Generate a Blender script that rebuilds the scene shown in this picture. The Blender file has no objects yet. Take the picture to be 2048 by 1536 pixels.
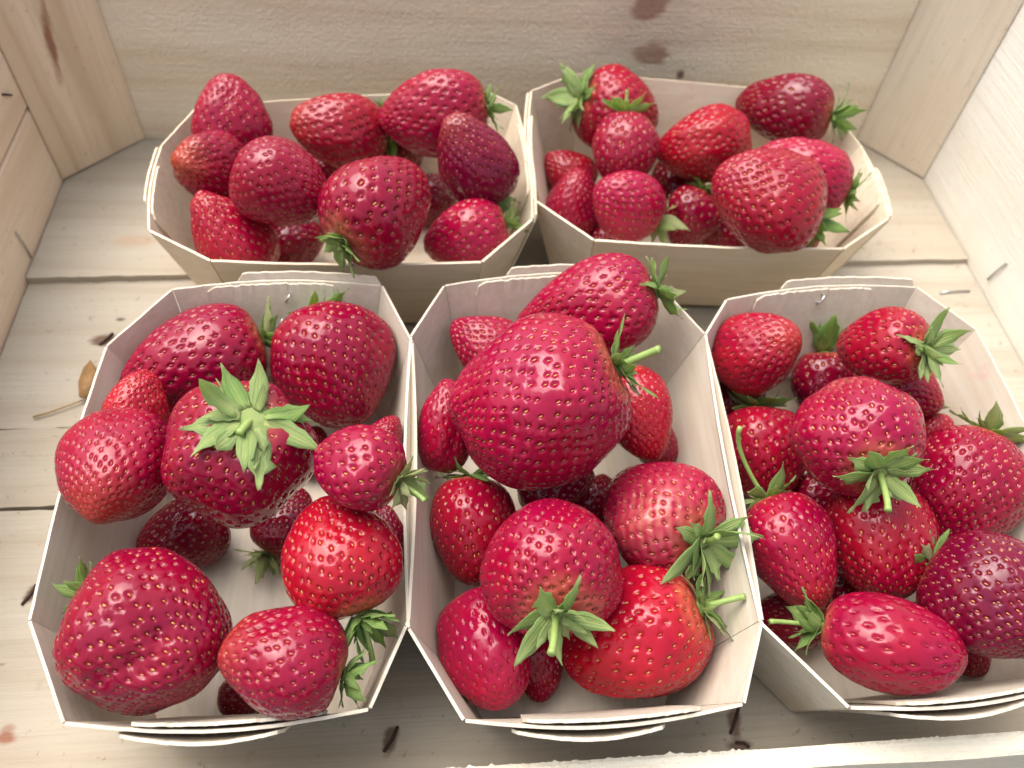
import bpy, bmesh, math, random
import numpy as np
from mathutils import Vector, Matrix

S = bpy.context.scene
COL = S.collection

# ------------------------------------------------------------------ camera
F_PX, CAM_Z = 1656.5, 0.3452                    # focal length in photo pixels, height over the crate floor
PITCH, ROLL, YAW = math.radians(52.84), math.radians(5.42), math.radians(-8.5)
RIM = 0.066                                     # punnet rim height
def _basis():
    fw = np.array([0, math.cos(PITCH), -math.sin(PITCH)]); up = np.array([0, math.sin(PITCH), math.cos(PITCH)])
    r = np.array([1.0, 0, 0])
    r2 = r*math.cos(ROLL) + up*math.sin(ROLL); u2 = -r*math.sin(ROLL) + up*math.cos(ROLL)
    c, s = math.cos(YAW), math.sin(YAW); R = np.array([[c, -s, 0], [s, c, 0], [0, 0, 1]])
    return R@r2, R@u2, R@fw
CR, CU, CF = _basis()
CO = np.array([0, 0, CAM_Z])
cam_data = bpy.data.cameras.new('camera'); cam = bpy.data.objects.new('camera', cam_data); COL.objects.link(cam)
M = Matrix.Identity(4)
for i in range(3):
    M[i][0], M[i][1], M[i][2], M[i][3] = CR[i], CU[i], -CF[i], CO[i]
cam.matrix_world = M
cam_data.sensor_width = 36; cam_data.lens = F_PX*36/2048; cam_data.clip_start = 0.01; cam_data.clip_end = 50
cam_data.dof.use_dof = True; cam_data.dof.focus_distance = 0.30; cam_data.dof.aperture_fstop = 11
S.camera = cam

def ray_dir(px, py):                            # photo pixel -> direction with unit forward depth
    return CF + CR*(px-1024)/F_PX - CU*(py-768)/F_PX
def at(px, py, z):                              # point of the place that a photo pixel shows at height z
    d = ray_dir(px, py); return CO + d*((z-CO[2])/d[2])
def on_plane(px, py, p, n):
    d = ray_dir(px, py); n = np.array(n, float); return CO + d*(np.dot(np.array(p)-CO, n)/np.dot(d, n))

# ------------------------------------------------------------------ light
SUN_DIR = Vector((-0.27, 0.26, 0.85)).normalized()      # towards the bright part of the cloudy sky
w = bpy.data.worlds.new('World'); S.world = w; w.use_nodes = True
nt = w.node_tree; nt.nodes.clear()
out = nt.nodes.new('ShaderNodeOutputWorld'); bg = nt.nodes.new('ShaderNodeBackground')
sky = nt.nodes.new('ShaderNodeTexSky'); sky.sky_type = 'NISHITA'; sky.sun_disc = False
sky.sun_elevation = math.asin(SUN_DIR.z); sky.sun_rotation = math.atan2(SUN_DIR.x, SUN_DIR.y)
sky.air_density = 2.0; sky.dust_density = 7.0
hs = nt.nodes.new('ShaderNodeHueSaturation'); hs.inputs['Saturation'].default_value = 0.55
nt.links.new(sky.outputs[0], hs.inputs['Color']); nt.links.new(hs.outputs[0], bg.inputs[0])
bg.inputs[1].default_value = 0.14
nt.links.new(bg.outputs[0], out.inputs[0])
sl = bpy.data.lights.new('sun', 'SUN'); sl.energy = 1.75; sl.angle = math.radians(52); sl.color = (1.0, 0.98, 0.965)
so = bpy.data.objects.new('sun', sl); COL.objects.link(so)
so.rotation_euler = SUN_DIR.to_track_quat('Z', 'Y').to_euler()
S.view_settings.view_transform = 'Standard'; S.view_settings.look = 'None'
S.view_settings.gamma = 1; S.view_settings.exposure = 0.85
S.render.engine = 'CYCLES'; S.cycles.use_denoising = True; S.cycles.max_bounces = 8

# ------------------------------------------------------------------ helpers
def tag(o, label=None, cat=None, group=None, kind=None):
    if label: o['label'] = label
    if cat: o['category'] = cat
    if group: o['group'] = group
    if kind: o['kind'] = kind
    return o
def empty(name, loc=(0, 0, 0), parent=None):
    o = bpy.data.objects.new(name, None); COL.objects.link(o); o.location = loc; o.empty_display_size = .01
    if parent: o.parent = parent
    return o
def link(name, me, parent=None, mw=None):
    o = bpy.data.objects.new(name, me); COL.objects.link(o)
    if parent is not None:
        o.parent = parent
        o.matrix_parent_inverse = Matrix.Identity(4)
    if mw is not None: o.matrix_local = mw
    return o
def mesh(name, verts, faces, mat=None, smooth=False):
    me = bpy.data.meshes.new(name); me.from_pydata([tuple(map(float, v)) for v in verts], [], faces)
    if mat: me.materials.append(mat)
    if smooth: me.polygons.foreach_set('use_smooth', [True]*len(me.polygons))
    me.update(); return me
def tri_mesh(name, V, T, mat, col=None, smooth=True):
    me = bpy.data.meshes.new(name); V = np.asarray(V, np.float32); T = np.asarray(T, np.int32)
    k = T.shape[1]
    me.vertices.add(len(V)); me.vertices.foreach_set('co', V.ravel())
    me.loops.add(T.size); me.loops.foreach_set('vertex_index', T.ravel())
    me.polygons.add(len(T)); me.polygons.foreach_set('loop_start', np.arange(0, T.size, k, dtype=np.int32))
    me.update(calc_edges=True)
    me.polygons.foreach_set('use_smooth', np.full(len(T), smooth))
    if col is not None:
        a = me.color_attributes.new('tint', 'FLOAT_COLOR', 'POINT')
        c = np.ones((len(V), 4), np.float32); c[:, :3] = col; a.data.foreach_set('color', c.ravel())
    me.materials.append(mat); me.validate(); return me
def bevel_box(name, lo, hi, mat, bev=0.0008, cut=None, rough=0.0, seed=0, seg=(1, 1, 1)):
    bm = bmesh.new()
    bmesh.ops.create_cube(bm, size=1)
    lo, hi = Vector(lo), Vector(hi)
    for v in bm.verts: v.co = Vector([lo[i] + (v.co[i]+.5)*(hi[i]-lo[i]) for i in range(3)])
    if bev: bmesh.ops.bevel(bm, geom=bm.edges[:], offset=bev, segments=1, affect='EDGES')
    me = bpy.data.meshes.new(name); bm.to_mesh(me); bm.free(); me.materials.append(mat); return me
def tube(path, radii, n=8):
    path = [np.array(p, float) for p in path]; V = []; Fc = []
    ref = np.array([0.3, 0.2, 0.93])
    for i, p in enumerate(path):
        t = path[min(i+1, len(path)-1)] - path[max(i-1, 0)]; t /= np.linalg.norm(t)+1e-12
        a = np.cross(t, ref); a /= np.linalg.norm(a)+1e-12; b = np.cross(t, a)
        for k in range(n):
            th = 2*math.pi*k/n; V.append(p + radii[i]*(math.cos(th)*a + math.sin(th)*b))
    for i in range(len(path)-1):
        for k in range(n):
            Fc.append((i*n+k, i*n+(k+1) % n, (i+1)*n+(k+1) % n, (i+1)*n+k))
    Fc.append(tuple(range(n-1, -1, -1))); Fc.append(tuple(range((len(path)-1)*n, len(path)*n)))
    return V, Fc

# ------------------------------------------------------------------ materials
class NB:
    def __init__(s, name):
        s.m = bpy.data.materials.new(name); s.m.use_nodes = True; s.t = s.m.node_tree
        s.b = s.t.nodes['Principled BSDF']; s.tc = s.t.nodes.new('ShaderNodeTexCoord')
    def n(s, kind, **kw):
        x = s.t.nodes.new(kind)
        for k, v in kw.items():
            if k.startswith('i_'): x.inputs[k[2:].replace('_', ' ')].default_value = v
            else: setattr(x, k, v)
        return x
    def l(s, a, b): s.t.links.new(a, b)
    def mapping(s, scale=(1, 1, 1), rot=(0, 0, 0), loc=(0, 0, 0), src='Object'):
        m = s.n('ShaderNodeMapping'); m.inputs['Scale'].default_value = scale; m.inputs['Rotation'].default_value = rot
        m.inputs['Location'].default_value = loc
        s.l(s.tc.outputs[src], m.inputs['Vector']); return m.outputs[0]
    def noise(s, vec, scale, detail=4, rough=.55, dist=0):
        x = s.n('ShaderNodeTexNoise'); x.inputs['Scale'].default_value = scale; x.inputs['Detail'].default_value = detail
        x.inputs['Roughness'].default_value = rough; x.inputs['Distortion'].default_value = dist
        s.l(vec, x.inputs['Vector']); return x.outputs['Fac']
    def ramp(s, fac, stops):
        r = s.n('ShaderNodeValToRGB'); e = r.color_ramp.elements
        while len(e) < len(stops): e.new(.5)
        for x, (p, c) in zip(e, stops): x.position = p; x.color = (*c, 1) if len(c) == 3 else c
        s.l(fac, r.inputs[0]); return r.outputs[0]
    def mix(s, fac, a, b, mode='MIX'):
        x = s.n('ShaderNodeMix', data_type='RGBA', blend_type=mode)
        for v, i in ((fac, 0), (a, 6), (b, 7)):
            if hasattr(v, 'is_linked'): s.l(v, x.inputs[i])
            else: x.inputs[i].default_value = v if i == 0 else (*v, 1)
        return x.outputs[2]
    def math(s, op, a, b=0.0, clamp=False):
        x = s.n('ShaderNodeMath', operation=op, use_clamp=clamp)
        for v, i in ((a, 0), (b, 1)):
            if hasattr(v, 'is_linked'): s.l(v, x.inputs[i])
            else: x.inputs[i].default_value = v
        return x.outputs[0]
    def bump(s, h, strength, dist):
        x = s.n('ShaderNodeBump'); x.inputs['Strength'].default_value = strength; x.inputs['Distance'].default_value = dist
        s.l(h, x.inputs['Height']); s.l(x.outputs[0], s.b.inputs['Normal']); return x

def wood(name, light, dark, axis='X', rings=60, contrast=.5, rot=(0, 0, 0), loc=(0, 0, 0), fuzz=.5, knots=(), stains=(), speck=.35, rough=.75, bd=.0008):
    b = NB(name)
    st = {'X': (.05, 1, 1), 'Y': (1, .05, 1), 'Z': (1, 1, .05)}[axis]
    vec = b.mapping(st, rot, loc)
    raw = b.mapping((1, 1, 1), (0, 0, 0), loc)
    warp = b.noise(vec, 14, 3)
    big = b.noise(vec, rings, 4, .6, .6)
    wv = b.n('ShaderNodeTexWave', wave_type='BANDS', bands_direction='DIAGONAL'); wv.inputs['Scale'].default_value = rings*.35
    wv.inputs['Distortion'].default_value = 5; wv.inputs['Detail'].default_value = 2; wv.inputs['Detail Scale'].default_value = .8
    b.l(vec, wv.inputs['Vector'])
    grain = b.math('ADD', b.math('MULTIPLY', big, .6), b.math('MULTIPLY', wv.outputs['Fac'], .4))
    fib = b.noise(b.mapping({'X': (.02, 1, 1), 'Y': (1, .02, 1), 'Z': (1, 1, .02)}[axis], rot), 900, 2, .6)
    d0 = tuple(l+(d-l)*contrast for l, d in zip(light, dark))
    line = b.noise(vec, rings*5, 6, .7, .4)
    c = b.ramp(grain, [(.30, light), (.50, tuple(.6*x+.4*y for x, y in zip(light, d0))), (.62, d0), (.70, tuple(.5*(x+y) for x, y in zip(light, d0)))])
    c = b.mix(b.ramp(line, [(.52, (0, 0, 0)), (.70, (.55*contrast,)*3)]), c, tuple(x*.78 for x in dark))
    c = b.mix(b.math('MULTIPLY', b.math('SUBTRACT', fib, .35, True), .9), c, tuple(x*.72 for x in light), 'MIX')
    blot = b.noise(raw, 11, 4)
    c = b.mix(b.ramp(blot, [(.45, (0, 0, 0)), (.75, (.45,)*3)]), c, tuple(x*y for x, y in zip(light, (.86, .79, .70))))
    sp = b.noise(raw, 230, 3, .7)
    c = b.mix(b.ramp(sp, [(.64, (0, 0, 0)), (.72, (speck,)*3)]), c, tuple(x*.42 for x in dark))
    def blob(center, radii, col, amount, edge):
        nonlocal c
        m = b.n('ShaderNodeMapping'); m.vector_type = 'TEXTURE'
        m.inputs['Location'].default_value = center[:3]; m.inputs['Scale'].default_value = radii
        if len(center) > 3: m.inputs['Rotation'].default_value = center[3]
        b.l(b.tc.outputs['Object'], m.inputs['Vector'])
        ln = b.n('ShaderNodeVectorMath', operation='LENGTH'); b.l(m.outputs[0], ln.inputs[0])
        n1 = b.noise(b.mapping({'X': (.25, 1, 1), 'Y': (1, .25, 1), 'Z': (1, 1, .25)}[axis]), 130, 4, .6)
        d = b.math('ADD', ln.outputs['Value'], b.math('MULTIPLY', b.math('SUBTRACT', n1, .5), 1.5))
        f = b.ramp(d, [(.55-edge*.5, (amount,)*3), (.6+edge, (0, 0, 0))])
        c = b.mix(f, c, col)
    for k in knots:
        blob(k[0], [x*2.6 for x in k[1]], tuple(x*.62 for x in light), .6, .5)
        blob(k[0], k[1], k[2], k[3], .14)
    dirt = b.noise(raw, 75, 5, .75)
    c = b.mix(b.ramp(dirt, [(.60, (0, 0, 0)), (.78, (speck*.8,)*3)]), c, tuple(x*.55 for x in dark))
    for k in stains: blob(k[0], k[1], k[2], k[3], .25)
    b.l(c, b.b.inputs['Base Color'])
    b.b.inputs['Roughness'].default_value = rough; b.b.inputs['Specular IOR Level'].default_value = .3
    h = b.math('ADD', b.math('MULTIPLY', fib, .6), b.math('MULTIPLY', b.noise(raw, 420, 3, .7), fuzz))
    h = b.math('ADD', h, b.math('MULTIPLY', grain, .4))
    b.bump(h, .6, bd)
    return b.m

def veneer(name, axis, loc, light=(.60, .545, .46)):
    b = NB(name)
    vec = b.mapping({'X': (.03, 1, 1), 'Y': (1, .03, 1)}[axis], (0, 0, 0), loc)
    g = b.noise(vec, 260, 4, .65, .3); g2 = b.noise(vec, 1400, 2, .6); raw = b.mapping((1, 1, 1), (0, 0, 0), loc)
    c = b.ramp(g, [(.3, light), (.7, tuple(x*y for x, y in zip(light, (.85, .80, .73))))])
    c = b.mix(b.math('MULTIPLY', b.math('SUBTRACT', g2, .4, True), .8), c, (.50, .42, .32))
    bl = b.noise(raw, 24, 4)
    c = b.mix(b.ramp(bl, [(.5, (0, 0, 0)), (.8, (.4,)*3)]), c, (.72, .65, .54))
    jn = b.noise(raw, 55, 3, .6, 1.0)
    c = b.mix(b.ramp(jn, [(.66, (0, 0, 0)), (.78, (.35,)*3)]), c, (.60, .27, .28))
    b.l(c, b.b.inputs['Base Color']); b.b.inputs['Roughness'].default_value = .62; b.b.inputs['Specular IOR Level'].default_value = .3
    b.b.inputs['Subsurface Weight'].default_value = .06; b.b.inputs['Subsurface Radius'].default_value = (1, .7, .45)
    b.b.inputs['Subsurface Scale'].default_value = .002
    b.bump(b.math('ADD', g2, b.math('MULTIPLY', g, .6)), .35, .0003)
    return b.m

def plain(name, col, rough=.5, metal=0.0, nscale=300, var=.3):
    b = NB(name); n = b.noise(b.mapping(), nscale, 4)
    b.l(b.mix(n, tuple(x*(1-var) for x in col), tuple(min(1, x*(1+var)) for x in col)), b.b.inputs['Base Color'])
    b.b.inputs['Roughness'].default_value = rough; b.b.inputs['Metallic'].default_value = metal
    return b.m

def flesh_mat():
    b = NB('strawberry_flesh')
    a = b.n('ShaderNodeAttribute', attribute_name='tint')
    n1 = b.noise(b.mapping(), 160, 4, .6); n2 = b.noise(b.mapping(), 900, 3, .6)
    c = b.mix(b.math('MULTIPLY', b.math('SUBTRACT', n1, .42, True), .9), a.outputs['Color'], (.13, .001, .012))
    c = b.mix(b.ramp(n2, [(.62, (0, 0, 0)), (.78, (.06,)*3)]), c, (.36, .03, .05))
    b.l(c, b.b.inputs['Base Color'])
    r = b.math('ADD', b.math('MULTIPLY', b.noise(b.mapping(), 75, 3), .14), .04)
    dull = b.ramp(b.noise(b.mapping(), 48, 4, .6), [(.50, (0, 0, 0)), (.72, (.26,)*3)])
    r = b.math('ADD', r, dull)
    b.l(r, b.b.inputs['Roughness'])
    b.b.inputs['Specular IOR Level'].default_value = .24
    b.b.inputs['Subsurface Weight'].default_value = .15
    b.b.inputs['Subsurface Radius'].default_value = (1, .12, .09); b.b.inputs['Subsurface Scale'].default_value = .0022
    b.b.inputs['Coat Weight'].default_value = .22; b.b.inputs['Coat Roughness'].default_value = .025
    b.bump(b.noise(b.mapping(), 650, 2), .12, .0004)
    return b.m
def seed_mat():
    b = NB('strawberry_seed'); a = b.n('ShaderNodeAttribute', attribute_name='tint')
    b.l(a.outputs['Color'], b.b.inputs['Base Color']); b.b.inputs['Roughness'].default_value = .38
    return b.m
def leaf_mat(name, top, vein, brown):
    b = NB(name); a = b.n('ShaderNodeAttribute', attribute_name='tint')
    sep = b.n('ShaderNodeSeparateColor'); b.l(a.outputs['Color'], sep.inputs[0])
    n = b.noise(b.mapping(), 420, 4, .65)
    c = b.mix(n, tuple(x*.72 for x in top), tuple(x*1.25 for x in top))
    c = b.mix(b.math('MULTIPLY', sep.outputs['Green'], .7), c, vein)
    edge = b.math('ADD', sep.outputs['Red'], b.math('MULTIPLY', b.math('SUBTRACT', n, .5), 1.1))
    c = b.mix(b.ramp(edge, [(.78, (0, 0, 0)), (1.0, (.85,)*3)]), c, brown)
    b.l(c, b.b.inputs['Base Color']); b.b.inputs['Roughness'].default_value = .45
    b.b.inputs['Specular IOR Level'].default_value = .35
    b.b.inputs['Subsurface Weight'].default_value = .25; b.b.inputs['Subsurface Radius'].default_value = (.6, 1, .3)
    b.b.inputs['Subsurface Scale'].default_value = .0015
    b.b.inputs['Sheen Weight'].default_value = .06
    vn = b.math('SINE', b.math('MULTIPLY', sep.outputs['Blue'], 34.0))
    b.bump(b.math('ADD', b.noise(b.mapping(), 900, 3), b.math('MULTIPLY', vn, .35)), .5, .0005)
    return b.m

FLESH, SEED = flesh_mat(), seed_mat()
LEAF = [leaf_mat('sepal_green', (.115, .205, .04), (.24, .33, .085), (.16, .10, .035)),
        leaf_mat('sepal_pale', (.19, .275, .085), (.34, .40, .13), (.20, .13, .06)),
        leaf_mat('sepal_dull', (.19, .215, .085), (.30, .31, .12), (.13, .065, .03))]
STEM = plain('stem_green', (.24, .33, .09), .5, 0, 500, .25)
STEEL = plain('staple_steel', (.50, .50, .50), .35, .9)
RUST = plain('rusty_staple', (.055, .030, .022), .8, .2, 900, .6)

# ------------------------------------------------------------------ table below the crate
TABLE = plain('grey_table', (.17, .165, .17), .7, 0, 60, .2)
t = link('table_top', bevel_box('table_top', (-1.2, -1.0, -.06), (1.3, 1.4, -.022), TABLE, .002)); tag(t, kind='structure')

# ------------------------------------------------------------------ crate
XL, XR, YB, YF, WT = -.2245, .3262, .4610, .0655, .115
crate = empty('wooden_crate', (.05, .26, -.02))
tag(crate, 'shallow pale pine crate with plank floor holding all the berry punnets', 'crate')
CI = Matrix.Translation((-.05, -.26, .02))
def cpart(name, me): return link(name, me, crate, CI)

PLANK_L, PLANK_D = (.43, .385, .315), (.31, .245, .17)
def plank_mat(i, stains=(), knots=()):
    return wood('floor_plank_wood_%d' % i, tuple(x*(1-.03*(i % 3)) for x in PLANK_L), PLANK_D, 'X', 40, .45, loc=(1.7*i, .6*i, 0), fuzz=.35, stains=stains, knots=knots, speck=.5)
def plank(name, pts, z0, z1, mat, seed=0):
    """a floor board from its outline (counter-clockwise, xy), slightly uneven cut edges"""
    rnd = random.Random(seed); P = []
    for i, (x, y) in enumerate(pts):
        x2, y2 = pts[(i+1) % len(pts)]; n = max(1, int(math.hypot(x2-x, y2-y)/.006))
        for k in range(n):
            f = k/n; P.append((x+(x2-x)*f+rnd.uniform(-.0003, .0003)*(k > 0), y+(y2-y)*f+rnd.uniform(-.00035, .00035)*(k > 0)))
    bm = bmesh.new()
    vs = [bm.verts.new((x, y, z0)) for x, y in P]; f = bm.faces.new(vs)
    r = bmesh.ops.extrude_face_region(bm, geom=[f]); top = [v for v in r['geom'] if isinstance(v, bmesh.types.BMVert)]
    for v in top: v.co.z = z1 + .0012*math.sin(v.co.x*14+seed)*math.sin(v.co.y*30+seed*2)*.6
    bmesh.ops.recalc_face_normals(bm, faces=bm.faces[:])
    me = bpy.data.meshes.new(name); bm.to_mesh(me); bm.free(); me.materials.append(mat); return me
y1 = at(60, 858, 0)[1]; y2 = at(50, 1018, 0)[1]
def st(px, py, r, col=(.10, .05, .03), am=.9, rz=0.0): 
    p = at(px, py, 0); return ((p[0], p[1], 0, (0, 0, rz)), r, col, am)
cpart('floor_plank', plank('floor_plank', [(XL+.001, .3372), (XR-.001, .3440), (XR-.001, YB-.036), (XR-.030, YB-.001), (XL+.036, YB-.001), (XL+.001, YB-.036)], -.003, .0028,
      plank_mat(0, stains=[st(270, 490, (.016, .008, .02), (.40, .27, .17), .5), st(100, 395, (.01, .005, .02), (.4, .27, .17), .3)]), 1))
cpart('floor_plank', plank('floor_plank', [(XL+.001, y1+.0004), (XR-.001, y1+.0004), (XR-.001, .3462), (XL+.001, .3385)], -.005, -.0005,
      plank_mat(1, stains=[st(210, 678, (.010, .006, .02)), st(240, 636, (.004, .002, .02), (.07, .04, .03), .8)]), 2))
cpart('floor_plank', plank('floor_plank', [(XL+.001, y2+.0012), (XR-.001, y2+.0012), (XR-.001, y1-.0002), (XL+.001, y1-.0002)], -.004, .0003, plank_mat(2, stains=[st(125, 930, (.004, .006, .02), am=.7)]), 3))
cpart('floor_plank', plank('floor_plank', [(XL+.001, YF+.0005), (XR-.001, YF+.0005), (XR-.001, y2-.0008), (XL+.001, y2-.0008)], -.005, -.0008,
      plank_mat(4, stains=[st(60, 1190, (.004, .008, .02), rz=-.4), st(10, 1470, (.006, .006, .02), (.25, .10, .06)), st(780, 1480, (.0035, .007, .02), (.08, .045, .03), .8, -.3),
                           st(1470, 1450, (.004, .008, .02), (.12, .06, .04), .8, -.1), st(905, 1372, (.004, .004, .02), am=.4), st(1480, 1490, (.007, .003, .02), (.10, .05, .04), .8)]), 4))
cpart('under_slat', bevel_box('under_slat', (XL+.001, YF+.001, -.020), (XR-.001, YB-.001, -.0061), plain('under_wood', (.22, .15, .09), .8)))

def on_back(px, py): return on_plane(px, py, (0, YB, 0), (0, 1, 0))
k1, k2 = on_back(1305, 105), on_back(1300, 15); k3 = on_back(1280, 200)
back_m = wood('back_board_wood', (.88, .775, .615), (.64, .49, .33), 'X', 34, .5, fuzz=1.6, rough=.85, speck=.2, bd=.0022,
              knots=[(tuple(k1), (.018, .05, .011), (.32, .18, .12), .85), (tuple(k2), (.016, .05, .013), (.30, .165, .11), .8)],
              stains=[(tuple(on_back(1360, 150)), (.004, .05, .004), (.14, .08, .05), .9)])
cpart('wall_board', bevel_box('wall_board', (XL-.009, YB, -.02), (XR+.009, YB+.009, WT+.02), back_m, .001))
side_l = wood('left_board_wood', (.84, .69, .535), (.66, .47, .32), 'Y', 30, .55, loc=(3, 0, 1), fuzz=.5)
side_r = wood('right_board_wood', (.82, .79, .72), (.72, .65, .53), 'Y', 30, .4, loc=(5, 2, 1), fuzz=.4)
cpart('wall_board', bevel_box('wall_board', (XL-.009, YF-.0075, -.02), (XL, YB, .052), side_l, .0012))
cpart('wall_board', bevel_box('wall_board', (XL-.009, YF-.0075, .0535), (XL, YB, WT), wood('left_board_wood_b', (.82, .66, .50), (.64, .45, .30), 'Y', 30, .6, loc=(8, 4, 2), fuzz=.5), .0012))
cpart('wall_board', bevel_box('wall_board', (XR, YF-.0075, -.02), (XR+.009, YB, WT+.03), side_r, .0012))
# front board: sawn, splintered top edge
def front_board():
    rnd = random.Random(5); xs = np.linspace(XL-.009, XR+.009, 520); V = []; Fc = []
    sl = .0; ht = .040
    for i, x in enumerate(xs):
        j = rnd.uniform(0, 1)**6*.0013*max(0, math.sin(x*31)+math.sin(x*77+1)+.6); k = .0006*math.sin(x*40)+.0005*math.sin(x*97)
        tw = .0004*math.sin(x*60)
        V += [(x, YF-.0075, -.02), (x, YF-.0075+tw, ht-.0006+.3*k), (x, YF-.006, ht+k), (x, YF-.0012, ht+k), (x, YF+j*.8, ht+k-.0005+rnd.uniform(-.0002, .0003)), (x, YF, ht-.0022), (x, YF, -.02)]
    n = 7
    for i in range(len(xs)-1):
        for k in range(n): Fc.append((i*n+k, i*n+(k+1) % n, (i+1)*n+(k+1) % n, (i+1)*n+k))
    return mesh('wall_board', V, Fc, wood('front_board_wood', (.76, .70, .58), (.62, .51, .36), 'X', 30, .4, loc=(2, 7, 1), fuzz=1.8, rough=.9), False)
cpart('wall_board', front_board())
# triangular corner posts
def post(x0, y0, x1, y1_, cx, cy, mat):
    V = [(x0, y0), (x1, y1_), (cx, cy)]; P = [(x, y, .0032) for x, y in V] + [(x, y, WT+.012) for x, y in V]
    bm = bmesh.new(); vs = [bm.verts.new(p) for p in P]
    for f in ((0, 1, 2), (3, 4, 5), (0, 1, 4, 3), (1, 2, 5, 4), (2, 0, 3, 5)): bm.faces.new([vs[i] for i in f])
    bmesh.ops.recalc_face_normals(bm, faces=bm.faces[:]); bmesh.ops.bevel(bm, geom=bm.edges[:], offset=.0006, segments=1, affect='EDGES')
    me = bpy.data.meshes.new('corner_post'); bm.to_mesh(me); bm.free(); me.materials.append(mat); return me
pn = np.array([1, -1, 0]); p0 = (XL+.0005, YB-.042, 0)
s1 = on_plane(103, 90, p0, pn); s2 = on_plane(88, 185, p0, pn); s3 = on_plane(118, 20, p0, pn)
brown = (.26, .105, .06)
post_l = wood('left_post_wood', (.76, .61, .45), (.46, .31, .18), 'Z', 40, .6, fuzz=.4,
              stains=[((*s1, (0, math.radians(10), math.radians(45))), (.0040, .01, .040), brown, .9)])
cpart('corner_post', post(XL+.0005, YB-.042, XL+.042, YB-.0005, XL+.0005, YB-.0005, post_l))
post_r = wood('right_post_wood', (.76, .66, .53), (.54, .40, .26), 'Z', 40, .55, loc=(4, 4, 0), fuzz=.4)
cpart('corner_post', post(XR-.0005, YB-.042, XR-.034, YB-.0005, XR-.0005, YB-.0005, post_r))
# staples and rusty nails of the crate
def wire(pts, r, mat): 
    V, Fc = tube(pts, [r]*len(pts), 6); return mesh('staple', V, Fc, mat, True)
def wall_staple(ax, pa, pb, mat, r=.0006):
    n = (1, 0, 0); x = XL if ax < 0 else XR; s = 1 if ax < 0 else -1
    a = on_plane(*pa, (x, 0, 0), n); b_ = on_plane(*pb, (x, 0, 0), n); o = np.array([s*.0009, 0, 0])
    return wire([a-o*2, a+o, (a+b_)/2+o*1.3, b_+o, b_-o*2], r, mat)
cpart('staple', wall_staple(-1, (28, 463), (60, 515), STEEL)); cpart('staple', wall_staple(-1, (4, 189), (20, 190), RUST))
cpart('staple', wall_staple(1, (1978, 558), (2016, 526), STEEL))
def floor_staple(pa, pb, mat, z=0, r=.0006):
    a = at(*pa, z); b_ = at(*pb, z); u = np.array([0, 0, .0009]); m = (a+b_)/2 + np.array([.0008, .0005, 0])
    return wire([a-u*3, a+u*.6, m+u*.8, b_+u*.6, b_-u*3], r, mat)
cpart('staple', floor_staple((1880, 586), (1938, 583), STEEL, .0))
for pa, pb in (((768, 1504), (795, 1455)), ((1460, 1468), (1478, 1408)), ((45, 1210), (72, 1172)), ((200, 690), (225, 668)), ((1472, 1486), (1496, 1494))):
    cpart('staple', floor_staple(pa, pb, RUST, -.0006, .0007))

# ------------------------------------------------------------------ punnets
RIMS = {
 'M': [(930,1438),(820,1255),(824,672),(890,572),(1300,552),(1408,668),(1522,1240),(1485,1405)],
 'L': [(130,1443),(62,1240),(215,692),(345,580),(762,572),(822,685),(814,1240),(737,1415)],
 'R': [(1700,1412),(1525,1245),(1414,668),(1455,600),(1833,575),(1952,660),(2195,1180),(2190,1345)],
 'A': [(422,519),(300,459),(325,290),(395,214),(970,182),(1030,210),(1063,437),(962,522)],
 'B': [(1189,478),(1071,399),(1064,182),(1153,147),(1640,192),(1719,289),(1775,435),(1686,495)]}
LABELS = {
 'M': 'thin wooden punnet in the middle of the front row, heaped above its rim with berries',
 'L': 'thin wooden punnet at the left of the front row, pale base showing between its berries',
 'R': 'thin wooden punnet cut off by the right edge of the photo',
 'A': 'thin wooden punnet standing crosswise at the back left of the crate',
 'B': 'thin wooden punnet standing crosswise at the back right of the crate'}
TH = .0011
PUN = {}
def sheet(fn, nu, nv, th, mat, name='panel', top_noise=.0002, seed=0, mask=None):
    """thickened curved veneer: fn(u, v) -> (point, outward normal); v = 1 is the rim"""
    rnd = random.Random(seed); V = []; Fc = []
    for side in (0, 1):
        rnd2 = random.Random(seed)
        for j in range(nv+1):
            for i in range(nu+1):
                p, n = fn(i/nu, j/nv); p = np.array(p, float)
                if j == nv: p = p + np.array([0, 0, rnd2.uniform(-1, 1)*top_noise])
                V.append(p + n*th*side)
    N = (nu+1)*(nv+1); g = lambda i, j, s: s*N + j*(nu+1) + i
    for j in range(nv):
        for i in range(nu):
            Fc.append((g(i, j, 0), g(i, j+1, 0), g(i+1, j+1, 0), g(i+1, j, 0)))
            Fc.append((g(i, j, 1), g(i+1, j, 1), g(i+1, j+1, 1), g(i, j+1, 1)))
    for i in range(nu):
        Fc.append((g(i, nv, 0), g(i, nv, 1), g(i+1, nv, 1), g(i+1, nv, 0))); Fc.append((g(i, 0, 0), g(i+1, 0, 0), g(i+1, 0, 1), g(i, 0, 1)))
    for j in range(nv):
        Fc.append((g(0, j, 0), g(0, j, 1), g(0, j+1, 1), g(0, j+1, 0))); Fc.append((g(nu, j, 0), g(nu, j+1, 0), g(nu, j+1, 1), g(nu, j, 1)))
    return mesh(name, V, Fc, mat)

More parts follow.
